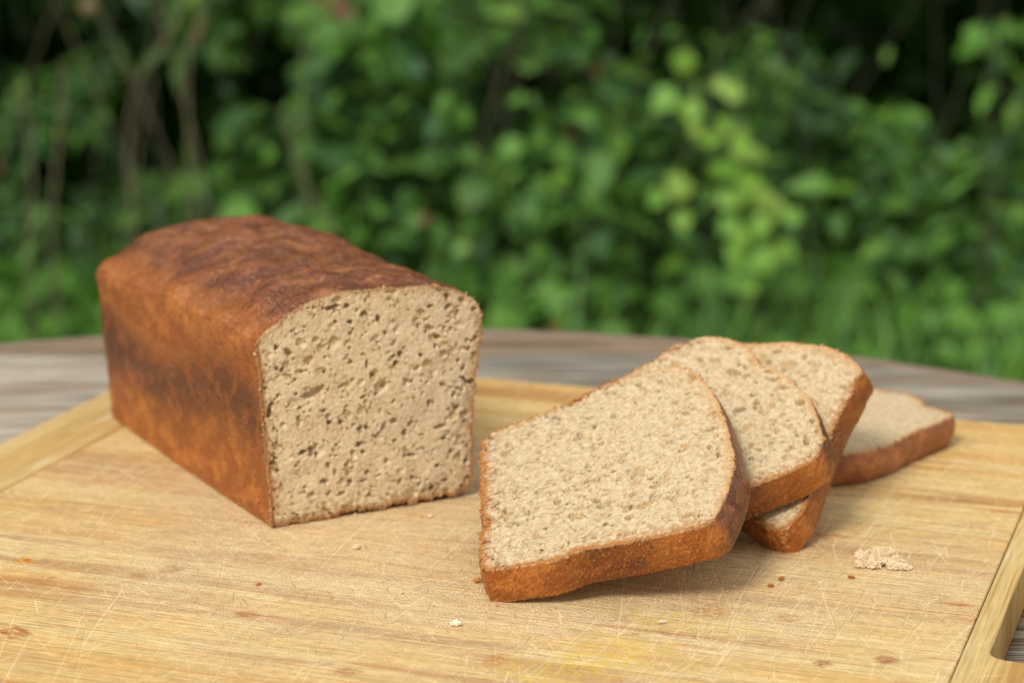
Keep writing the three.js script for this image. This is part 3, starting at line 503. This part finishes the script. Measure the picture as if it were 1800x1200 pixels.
{ // last slice, flat on the board
  const g = sliceGroup('bread_slice', [0.150, 0.0152, -1.03], [[0.7, -0.7141, 0], [0, 0, 1], [-0.7141, -0.7, 0]].map((r) => r), 'bread slice lying flat on the board, mostly hidden beneath the steeply tilted slice');
  // own axes: across (0.7, -0.714), towards the domed top (-0.714, ... ) are set below from the photograph's corner
  const C = onY(1677, 731, 0.0156), dn = onY(1498, 797, 0.0156).sub(C).normalize(), up = V(0, 1, 0), q = dn.clone().cross(up).normalize().negate();
  const m = new THREE.Matrix4().makeBasis(dn, q.clone(), dn.clone().cross(q)); if (dn.clone().cross(q).y < 0) m.makeBasis(dn.clone().negate(), q, dn.clone().negate().cross(q));
  g.quaternion.setFromRotationMatrix(m); g.position.set(C.x, 0.0158, C.z); g.updateMatrixWorld(true);
  const z = (x, y) => localOf(g, 1400 + x / 4.5, 580 + y / 4.5), Z = (a) => a.map(([x, y]) => z(x, y));
  const corner = z(1243, 668), nearPts = Z([[400, 978], [560, 958], [660, 930], [800, 880], [900, 822], [1050, 760], [1150, 720], [1222, 686], [1243, 668]]);
  const farPts = Z([[1243, 668], [1235, 648], [1200, 640], [1120, 620], [1030, 600], [1000, 560], [930, 520], [850, 500], [720, 480], [600, 450]]);
  const sx = Math.sign(nearPts[0][0] - corner[0]), far = farPts[farPts.length - 1], nearL = nearPts[0];
  const hid = z(150, 985), hid2 = z(-40, 560);
  // the patch is laid out as: top = near dome, left/right = sides, bottom = the hidden far end
  const flip = sx < 0; const dome = [hid, ...nearPts];
  const sides = flip ? { bottom: [hid2, [lerp(hid2[0], far[0], 0.5), lerp(hid2[1], far[1], 0.5)], far], right: [...farPts].reverse(), top: dome, left: [hid2, [lerp(hid2[0], hid[0], 0.5) - 0.001, lerp(hid2[1], hid[1], 0.5)], hid] }
    : { bottom: [far, [lerp(hid2[0], far[0], 0.5), lerp(hid2[1], far[1], 0.5)], hid2], left: [...farPts].reverse(), top: [...dome].reverse(), right: [hid2, [lerp(hid2[0], hid[0], 0.5) + 0.001, lerp(hid2[1], hid[1], 0.5)], hid] };
  buildSlice(g, sides, 0.0150, 57, [240, 220], { color: PALE, color2: PALE2, counts: small, grain: 1.1, band: 0.2, domeFrom: -0.2, top: [[0.27, 0.085, 0.03], [0.46, 0.175, 0.065]], jag: [0.001, 0.001, 0.0005, 0.001], bulge: 0.0018 });
}

// ---------------------------------------------------------------- loose crumbs
const soft = std({ vertexColors: true, roughness: 0.95 });
function crumbBlob(r, size, flat, seed, c1, c2) {
  const g = new THREE.IcosahedronGeometry(1, 12), p = g.attributes.position, col = new Float32Array(p.count * 3);
  for (let i = 0; i < p.count; i++) {
    const v = V(p.getX(i), p.getY(i), p.getZ(i)), n = 1 + 0.55 * fbm3(v.x * 1.3 + seed, v.y * 1.3, v.z * 1.3, 3) + 0.20 * n3(v.x * 2.6 + seed, v.y * 2.6, v.z * 2.6) + 0.06 * n3(v.x * 7, v.y * 7, v.z * 7 + seed);
    p.setXYZ(i, v.x * n * size[0], Math.max(-0.25, v.y) * n * size[1], v.z * n * size[2]);
    const q = mix3(c1, c2, clamp(0.5 + fbm3(v.x * 3, v.y * 3, v.z * 3 + seed, 3))); col.set(q, i * 3);
  }
  g.setAttribute('color', new THREE.BufferAttribute(col, 3)); g.deleteAttribute('uv'); g.computeVertexNormals();
  g.computeBoundingBox(); g.translate(0, -g.boundingBox.min.y, 0); return g;
}
{
  const one = (name, px, py, size, seed, c1, c2, label, turn = 0) => { const m = part(numbered(name), crumbBlob(null, size, 0, seed, c1, c2), soft, scene); m.position.copy(onY(px, py, 0.0004)); m.position.y = 0.0004; m.rotation.y = turn; return tag(m, label, 'crumb', 'crumbs on the board'); };
  const W1 = [0.60, 0.45, 0.27], W2 = [0.74, 0.60, 0.41], R1 = [0.34, 0.10, 0.025], R2 = [0.50, 0.20, 0.05];
  // the big torn piece: joined lumps in one piece
  const r = rng(9), lumps = [];
  for (const [x, z, s, h] of [[-0.0072, 0.0, 0.0042, 0.0052], [-0.0025, -0.0015, 0.0040, 0.0046], [-0.004, 0.0024, 0.0034, 0.0026], [0.0018, -0.0022, 0.0040, 0.0058], [0.0062, -0.001, 0.0036, 0.0034], [0.0052, 0.0030, 0.0036, 0.0018], [0.0094, 0.0042, 0.0032, 0.0014], [-0.0098, 0.002, 0.0024, 0.002]]) { const g = crumbBlob(r, [s, h, s * 0.8], 0, 3 + x * 900, W1, W2); g.translate(x, 0, z); lumps.push(g); }
  const m = part(numbered('bread_crumb'), mergeGeometries(lumps), soft, scene); m.position.copy(onY(1550, 993, 0.0004)); m.position.y = 0.0004; m.scale.setScalar(0.9); tag(m, 'large torn pale piece of crumb lying alone beside the slices', 'crumb', 'crumbs on the board');
  one('bread_crumb', 840, 1022, [0.0018, 0.0012, 0.0011], 21, R2, [0.56, 0.30, 0.10], 'orange crust crumb beside the corner of the topmost slice', 0.4);
  one('bread_crumb', 1355, 1030, [0.0011, 0.0008, 0.0008], 31, R1, R2, 'tiny dark red crust crumb, one of a pair below the slices');
  one('bread_crumb', 1374, 1018, [0.0013, 0.0009, 0.0008], 32, R1, R2, 'tiny orange crust crumb, the larger of a pair below the slices', 0.5);
  one('bread_crumb', 1497, 1015, [0.0014, 0.0006, 0.0006], 33, R1, R1, 'thin red crust sliver just in front of the torn pale crumb', -0.4);
  one('bread_crumb', 801, 1098, [0.0021, 0.0013, 0.0012], 34, W2, [0.86, 0.78, 0.60], 'small white crumb on the bare board in front of the slices');
  one('bread_crumb', 454, 1027, [0.0011, 0.0005, 0.0005], 35, [0.5, 0.12, 0.02], R2, 'tiny red-orange sliver on the bare board in front of the loaf', 0.3);
  one('bread_crumb', 1165, 1094, [0.0018, 0.0007, 0.0006], 36, W2, W2, 'thin white sliver on the yellow stain', 0.5);
  one('bread_crumb', 627, 962, [0.0013, 0.0008, 0.0018], 37, W1, W2, 'pale curled shaving between the loaf and the topmost slice', 0.3);
  one('bread_crumb', 756, 908, [0.0010, 0.0008, 0.0008], 38, W2, W2, 'pale grain of crumb close to the cut face of the loaf');
  { // fine dust of the cut, too small to count
    const n = 260, g = new THREE.IcosahedronGeometry(1, 1), im = new THREE.InstancedMesh(g, std({ roughness: 0.95 }), n), o = new THREE.Object3D(), q = rng(71), c = new THREE.Color();
    const spots = [[640, 915, 190, 26], [480, 940, 70, 22], [900, 1040, 120, 40], [1100, 1050, 220, 40], [1430, 960, 120, 40], [860, 930, 40, 60], [1560, 990, 90, 30], [700, 1000, 300, 90]];
    for (let i = 0; i < n; i++) { const [x, y, a, b] = spots[Math.floor(q() * spots.length)], t = q() * 6.28, d = Math.sqrt(q()), p = onY(x + Math.cos(t) * d * a, y + Math.sin(t) * d * b), s = 0.00012 + 0.00038 * Math.pow(q(), 4); o.position.set(p.x, s * 0.4 + 0.0001, p.z); o.rotation.set(q() * 6, q() * 6, q() * 6); o.scale.set(s * (0.7 + 1.3 * q()), s * (0.5 + 0.5 * q()), s); o.updateMatrix(); im.setMatrixAt(i, o.matrix); im.setColorAt(i, q() < 0.4 ? c.setRGB(0.40, 0.17, 0.05) : c.setRGB(0.72, 0.57, 0.36)); }
    im.name = 'crumb_dust'; im.userData.kind = 'stuff'; tag(im, 'fine crumb dust scattered on the board', 'crumb dust'); im.castShadow = im.receiveShadow = true; scene.add(im);
  }
}

// ---------------------------------------------------------------- undergrowth behind the table
function leafGeo(len, wid, fold, droop, lobes) {   // lies along +y from its stalk, facing +z
  const n = 5, pos = [], idx = [], row = [];
  for (let i = 0; i <= n; i++) {
    const t = i / n, w = wid / 2 * Math.pow(Math.sin(Math.PI * Math.pow(t, 0.72)), 0.8) * (1 + lobes * Math.sin(t * 15)), y = t * len, z = -droop * t * t * len;
    row.push(pos.length / 3); if (i === 0 || i === n) pos.push(0, y, z); else pos.push(-w, y, z + fold * w, 0, y, z, w, y, z + fold * w);
  }
  for (let i = 0; i < n; i++) {
    const a = row[i], b = row[i + 1];
    if (i === 0) idx.push(a, b + 1, b, a, b + 2, b + 1); else if (i === n - 1) idx.push(a, a + 1, b, a + 1, a + 2, b); else idx.push(a, a + 1, b, a + 1, b + 1, b, a + 1, a + 2, b + 1, a + 2, b + 2, b + 1);
  }
  const g = new THREE.BufferGeometry(); g.setAttribute('position', new THREE.Float32BufferAttribute(pos, 3)); g.setIndex(idx); g.computeVertexNormals(); return g;
}
function bladeGeo(len, wid, bend) { const n = 6, pos = [], idx = []; for (let i = 0; i <= n; i++) { const t = i / n, w = wid / 2 * (1 - t * t), y = len * (t - 0.25 * bend * t * t), z = bend * len * t * t * 0.6; pos.push(-w, y, z, w, y, z + 0.2 * w); } for (let i = 0; i < n; i++) { const a = i * 2; idx.push(a, a + 1, a + 2, a + 1, a + 3, a + 2); } const g = new THREE.BufferGeometry(); g.setAttribute('position', new THREE.Float32BufferAttribute(pos, 3)); g.setIndex(idx); g.computeVertexNormals(); return g; }
const leafMat = (r, g, b, t = 0.35) => phys({ color: new THREE.Color(r, g, b), roughness: 0.55, transmission: t, thickness: 0, specularIntensity: 0.5, side: THREE.DoubleSide });
const HS = 1.3;   // the undergrowth stands about 4 m away
const GREEN = [leafMat(0.092, 0.225, 0.026), leafMat(0.12, 0.285, 0.034), leafMat(0.066, 0.16, 0.024), leafMat(0.155, 0.34, 0.05)];
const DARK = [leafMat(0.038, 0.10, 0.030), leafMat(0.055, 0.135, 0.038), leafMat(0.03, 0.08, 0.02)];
const LIME = [leafMat(0.26, 0.48, 0.055, 0.4), leafMat(0.20, 0.42, 0.05, 0.4), leafMat(0.32, 0.50, 0.08, 0.4)];
const DEAD = [leafMat(0.20, 0.085, 0.035, 0.2), leafMat(0.26, 0.17, 0.08, 0.2)], PALE_LEAF = leafMat(0.22, 0.40, 0.07, 0.4);  // the last is a paler yellow-green leaf colour, scattered at random
const STEM = std({ color: new THREE.Color(0.06, 0.065, 0.03), roughness: 0.9 }), STRAW = std({ color: new THREE.Color(0.17, 0.145, 0.08), roughness: 0.9 });
const BROAD = [leafGeo(0.085, 0.066, 0.25, 0.25, 0.08), leafGeo(0.075, 0.06, 0.1, 0.4, 0.1), leafGeo(0.06, 0.052, 0.35, 0.15, 0.06)], ROUND = [leafGeo(0.034, 0.03, 0.15, 0.2, 0), leafGeo(0.028, 0.026, 0.25, 0.2, 0)], NARROW = [leafGeo(0.10, 0.026, 0.3, 0.35, 0), leafGeo(0.08, 0.02, 0.3, 0.2, 0)];
const BLADE = [bladeGeo(0.5, 0.012, 0.5), bladeGeo(0.42, 0.010, 0.9), bladeGeo(0.6, 0.014, 0.3)];
const pick = (a, r) => a[Math.floor(r() * a.length) % a.length];
function tube(points, r0, r1) { const c = new THREE.CatmullRomCurve3(points), n = 14, g = new THREE.TubeGeometry(c, n, 1, 6), p = g.attributes.position; for (let i = 0; i < p.count; i++) { const s = Math.floor(i / 7) / n, q = c.getPointAt(clamp(s)), k = lerp(r0, r1, s); p.setXYZ(i, q.x + (p.getX(i) - q.x) * k, q.y + (p.getY(i) - q.y) * k, q.z + (p.getZ(i) - q.z) * k); } g.computeVertexNormals(); return g; }
// where the photograph shows dark gaps between the leaves: [x, y, radius x, radius y]
const GAPS = [[300, 200, 130, 120], [480, 120, 90, 100], [60, 50, 130, 80], [130, 300, 100, 80], [1600, 130, 170, 70], [880, 130, 80, 70], [1300, 0, 260, 70], [1080, 50, 60, 70], [900, 205, 70, 30], [830, 140, 40, 60], [470, 95, 40, 40], [350, 255, 45, 60], [40, 30, 70, 50], [1740, 350, 60, 30], [1560, 40, 200, 60], [500, 150, 30, 60], [640, 120, 40, 50], [820, 240, 50, 30], [1000, 130, 50, 40], [250, 60, 50, 60], [780, 310, 60, 25], [900, 20, 30, 40], [1690, 200, 90, 60], [1450, 250, 60, 40]];
const gapAt = (px, py) => { let g = 0; for (const [x, y, a, b] of GAPS) g = Math.max(g, 1 - Math.hypot((px - x) / a, (py - y) / b)); return g; };
const aim = (o, r, faceX, faceY, spread) => { // leaf blades tip outwards and hang, seen mostly from their upper side
  if (r() < 0.35) o.rotation.set(r() * 6.28, r() * 6.28, r() * 6.28, 'YXZ'); else o.rotation.set(-0.75 + (r() - 0.5) * spread, (r() - 0.5) * 1.8 + faceX, (r() - 0.5) * 3.6 + Math.PI, 'YXZ');
};
const leafFill = phys({ color: 0xffffff, roughness: 0.55, transmission: 0.35, thickness: 0, specularIntensity: 0.5, side: THREE.DoubleSide });
function fill(g, foot, px, z, opt, r) {   // the shrub's many smaller leaves
  const o = new THREE.Object3D(), n = opt.fill ?? 900, im = new THREE.InstancedMesh(opt.shapes[0], leafFill, n), c = new THREE.Color();
  let i = 0, tries = 0;
  while (i < n && tries++ < 20000) {
    const qx = px + (r() - 0.5) * opt.span * 1.1, qy = lerp(opt.y0, opt.y1, Math.pow(r(), 0.75)), gap = gapAt(qx, qy); if (gap > 0.08 && r() < 0.75 + gap) continue;
    const p = atDepth(qx, qy, z + 0.08 - 0.65 * r()); o.position.set(p.x - foot.x, p.y - GROUND, p.z - z); aim(o, r, 0, 0, 1.5); const s = opt.size * (0.28 + 0.4 * r()); o.scale.set(s * (0.35 + 0.75 * r()), s * (0.9 + 0.8 * r()), s); o.updateMatrix(); im.setMatrixAt(i, o.matrix);
    const t = Math.pow(r(), 2.2); im.setColorAt(i, c.setRGB(0.055 + 0.13 * t, 0.15 + 0.23 * t, 0.024 + 0.03 * r())); i++;
  }
  im.count = i; im.name = 'small_leaves'; im.userData.kind = 'stuff'; im.castShadow = im.receiveShadow = true; g.add(im);
}
function shrub(name, label, px, z, opt, seed) {
  const r = rng(seed), foot = atDepth(px, 600, z), g = base(name, V(foot.x, GROUND, z)); tag(g, label, opt.category ?? 'shrub', 'undergrowth behind the table');
  const stems = [];
  for (let i = 0; i < (opt.stems ?? 5); i++) {
    const x = (r() - 0.5) * opt.width * 0.7, h = opt.height * (0.7 + 0.5 * r()), lean = (r() - 0.5) * 0.5, zz = (r() - 0.5) * 0.2;
    const pts = [V(x * 0.4, 0, zz * 0.5), V(x * 0.7, h * 0.35, zz + 0.05), V(x + lean * 0.4, h * 0.7, zz + 0.08), V(x + lean, h, zz + 0.12)];
    stems.push(new THREE.CatmullRomCurve3(pts)); part('stem', tube(pts, 0.0024, 0.0012), r() < (opt.straw ?? 0) ? STRAW : STEM, g);
  }
  let made = 0, tries = 0;
  while (made < opt.leaves && tries++ < 9000) {   // leaves stand where the photograph's outline of the plant lets them
    const qx = px + (r() - 0.5) * opt.span, qy = lerp(opt.y0, opt.y1, r()), depth = z + 0.12 - 0.6 * Math.pow(r(), 1.4), gap = gapAt(qx, qy);
    if (gap > 0.12 && r() < 0.55 + gap) continue;
    const p = atDepth(qx, qy, depth), m = part('leaf', pick(opt.shapes, r), r() < 0.03 && !opt.noPale ? PALE_LEAF : pick(r() < (opt.dead ?? 0.03) ? DEAD : opt.mats, r), g);
    m.position.set(p.x - foot.x, p.y - GROUND, p.z - z); aim(m, r, 0, 0, opt.spread ?? 1.1); const s = opt.size * (0.36 + 0.65 * Math.pow(r(), 3)); m.scale.set(s * (0.6 + 0.5 * r()), s, s); made++;
  }
  fill(g, foot, px, z, opt, r);
  return g;
}
const specs = [
  // px, depth, options
  ['shrub', 'dark tangled weedy shrub with dry upright stems, at the far end beyond the loaf', -60, -3.05, { width: 0.4, height: 0.95, span: 330, y0: -70, y1: 640, leaves: 285, mats: [...DARK, GREEN[2]], shapes: [...NARROW, BROAD[2]], size: 0.80, stems: 3, straw: 0.25, dead: 0.03, noPale: true }, 101],
  ['shrub', 'dark weedy shrub with narrow leaves and tan stems behind the heel of the loaf', 190, -3.0, { width: 0.4, height: 1.0, span: 330, y0: -70, y1: 640, leaves: 285, mats: [...DARK, DARK[1], GREEN[0]], shapes: [...NARROW, BROAD[2], BROAD[0]], size: 0.80, stems: 3, straw: 0.2, dead: 0.02, noPale: true }, 102],
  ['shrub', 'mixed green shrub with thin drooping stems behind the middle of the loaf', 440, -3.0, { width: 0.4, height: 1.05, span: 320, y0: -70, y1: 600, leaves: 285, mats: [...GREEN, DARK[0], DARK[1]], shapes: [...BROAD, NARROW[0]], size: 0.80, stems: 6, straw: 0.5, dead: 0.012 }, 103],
  ['shrub', 'broad-leaved bright green shrub behind the cut end of the loaf', 690, -2.95, { width: 0.4, height: 1.05, span: 320, y0: -70, y1: 620, leaves: 285, mats: GREEN, shapes: BROAD, size: 0.88, stems: 5, dead: 0.012 }, 104],
  ['shrub', 'broad-leaved green shrub behind the gap between loaf and slices', 930, -2.95, { width: 0.4, height: 1.05, span: 320, y0: -70, y1: 640, leaves: 285, mats: [...GREEN, GREEN[1]], shapes: BROAD, size: 0.84, stems: 5, dead: 0.012 }, 105],
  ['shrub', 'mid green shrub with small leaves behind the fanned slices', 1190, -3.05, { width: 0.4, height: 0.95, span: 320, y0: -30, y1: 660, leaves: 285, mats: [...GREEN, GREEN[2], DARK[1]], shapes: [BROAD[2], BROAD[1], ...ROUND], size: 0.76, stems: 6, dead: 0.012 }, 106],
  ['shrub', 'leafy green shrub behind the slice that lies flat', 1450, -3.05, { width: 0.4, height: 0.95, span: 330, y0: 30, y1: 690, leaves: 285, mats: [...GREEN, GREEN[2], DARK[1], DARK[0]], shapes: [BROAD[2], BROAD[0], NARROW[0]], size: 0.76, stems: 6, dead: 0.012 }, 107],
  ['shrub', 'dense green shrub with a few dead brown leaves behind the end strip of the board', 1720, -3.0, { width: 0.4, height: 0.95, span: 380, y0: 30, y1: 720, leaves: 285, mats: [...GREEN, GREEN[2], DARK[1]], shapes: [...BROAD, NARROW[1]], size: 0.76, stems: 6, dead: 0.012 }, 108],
];
for (const [n, l, px, z, o, s] of specs) shrub(n, l, px, z * HS, { ...o, size: o.size * HS, width: o.width * HS }, s);
{ // the lime-green spray
  const r = rng(300), z = -2.78 * HS, foot = atDepth(1300, 600, z), g = base('young_shoot', V(foot.x, GROUND, z)); tag(g, 'slender yellow-green young shoot in front of the darker shrubs', 'plant');
  const path = [[1330, 640], [1335, 520], [1310, 380], [1270, 250], [1215, 90]].map(([x, y]) => atDepth(x, y, z)), pts = [V(0, 0, 0), ...path.map((p) => V(p.x - foot.x, p.y - GROUND, p.z - z))];
  part('stem', tube(pts, 0.004, 0.0015), STEM, g);
  const spots = [[1203, 95], [1192, 157], [1275, 146], [1230, 205], [1282, 215], [1290, 240], [1265, 275], [1300, 285], [1318, 290], [1268, 340], [1210, 350], [1205, 365], [1310, 350], [1355, 335], [1335, 372], [1368, 388], [1380, 392], [1300, 380], [1290, 440], [1330, 455], [1310, 465], [1345, 430], [1376, 465], [1320, 410], [1222, 215], [1275, 180], [1250, 262], [1165, 330], [1340, 490], [1310, 330], [1285, 420], [1350, 455], [1300, 215], [1325, 440], [1295, 405], [1312, 372], [1255, 290]];
  for (const [x, y] of spots) for (let k = 0; k < 1; k++) { const p = atDepth(x + (r() - 0.5) * 12, y + (r() - 0.5) * 12, z + 0.05 * (r() - 0.5)), m = part('leaf', pick(ROUND, r), pick(LIME, r), g); m.position.set(p.x - foot.x, p.y - GROUND, p.z - z); m.rotation.set(-0.5 + (r() - 0.5) * 0.8, (r() - 0.5), r() * 6.28, 'YXZ'); const s = (0.8 + 0.35 * r()) * HS; m.scale.set(s, s, s); }
}
// dry bent stalks in front of the leaves
[[[330, -20], [300, 60], [232, 170], 'dry tan stalk leaning above the loaf'], [[360, -30], [350, 30], [330, 90], 'dry grey stalk hanging above the loaf'], [[495, 190], [520, 280], [560, 370], 'thin pale bent stalk behind the loaf', [610, 440]], [[110, 110], [108, 200], [90, 420], 'dry upright straw stalk behind the heel of the loaf'], [[40, 150], [55, 300], [50, 480], 'dry upright stalk at the dark weedy shrub'], [[1540, 440], [1505, 500], [1440, 585], 'brown bent twig behind the flat slice'], [[545, -20], [540, 60], [530, 150], 'pale green upright stalk above the loaf']].forEach(([a, b, c, label, d], i) => {
  const z = -2.84 * HS, P = [a, b, c, ...(d ? [d] : [])].map(([x, y]) => atDepth(x, y, z)), low = P.reduce((m, p) => (p.y < m.y ? p : m));
  const root = V(low.x + 0.02, GROUND, z - 0.05), chain = [...(P[0].y < P[P.length - 1].y ? [...P] : [...P].reverse())]; const g = base('dry_stalk', root);
  part('stem', tube([V(0, 0, 0), ...chain.map((p) => V(p.x - root.x, p.y - root.y, p.z - root.z))], 0.003, 0.0022), i === 5 ? STEM : i === 6 ? leafMat(0.16, 0.26, 0.08, 0.1) : STRAW, g); tag(g, label, 'stalk', 'dry stalks in the undergrowth');
});
{ // everything further in and beside, plus an added shading canopy above, which reads as one mass
  const r = rng(900), make = (name, label, n, geos, mats, place, size, spread) => {
    const g = new THREE.Group(); g.name = numbered(name); g.userData.kind = 'stuff'; tag(g, label, 'foliage'); scene.add(g);
    const o = new THREE.Object3D();
    mats.forEach((mat, k) => { const im = new THREE.InstancedMesh(geos[k % geos.length], mat, Math.floor(n / mats.length)); im.name = 'leaves'; im.userData.kind = 'stuff'; im.castShadow = im.receiveShadow = true; for (let i = 0; i < im.count; i++) { const p = place(r); o.position.copy(p); aim(o, r, 0, 0, spread); const s = size * (0.6 + 0.8 * r()); o.scale.set(s, s, s); o.updateMatrix(); im.setMatrixAt(i, o.matrix); } g.add(im); });
  };
  { // tall grass in front of the shrubs
    const n = 7000, im = new THREE.InstancedMesh(BLADE[0], leafFill, n), o = new THREE.Object3D(), c = new THREE.Color();
    for (let i = 0; i < n; i++) { const z = -3.0 - 1.0 * Math.sqrt(r()), x = (r() - 0.5) * 3.6; o.position.set(x, GROUND, z); o.rotation.set((r() - 0.5) * 0.5, r() * 6.28, (r() - 0.5) * 0.5); const tall = 0.30 + 0.5 * r() * (0.6 + 0.6 * n2(x * 2, z * 2)); o.scale.set(0.9 + r(), tall, tall); o.updateMatrix(); im.setMatrixAt(i, o.matrix); const t = r(); im.setColorAt(i, c.setRGB(0.075 + 0.08 * t, 0.19 + 0.12 * t, 0.03 + 0.03 * r())); }
    im.name = 'tall_grass'; im.userData.kind = 'stuff'; tag(im, 'tall green grass growing in front of the shrubs', 'grass'); im.castShadow = im.receiveShadow = true; scene.add(im);
  }
  make('deep_foliage', 'mass of leaves deep behind the shrubs', 8000, BROAD, [GREEN[0], GREEN[1], GREEN[2], GREEN[0]], (q) => V((q() - 0.5) * 5.4, lerp(GROUND, 0.35, q()), -4.85 - 1.0 * q()), 1.3, 1.4);
  make('added_shade_canopy', 'added leafy canopy above the view that shades the undergrowth', 9000, BROAD, [GREEN[0], GREEN[1], GREEN[0], GREEN[2]], (q) => V((q() - 0.5) * 6.4, 0.20 + 1.9 * q(), -3.8 - 1.9 * q()), 2.0, 1.4);  // unseen canopy, added to keep sky light off the leaves below
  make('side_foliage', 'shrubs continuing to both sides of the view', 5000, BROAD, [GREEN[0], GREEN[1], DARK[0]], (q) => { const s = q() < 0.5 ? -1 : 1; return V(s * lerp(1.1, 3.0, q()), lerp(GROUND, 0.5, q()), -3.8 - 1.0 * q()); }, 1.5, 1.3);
  make('ground_cover', 'low leafy ground cover below the shrubs', 5000, [BROAD[2], BROAD[1]], [GREEN[1], GREEN[3], GREEN[0]], (q) => { const z = -3.2 - 0.9 * q(); return V((q() - 0.5) * 4.6, GROUND + 0.02 + 0.26 * q() * smooth(-3.0, -3.9, z), z); }, 0.8, 0.9);
}

renderer.render(scene, camera);
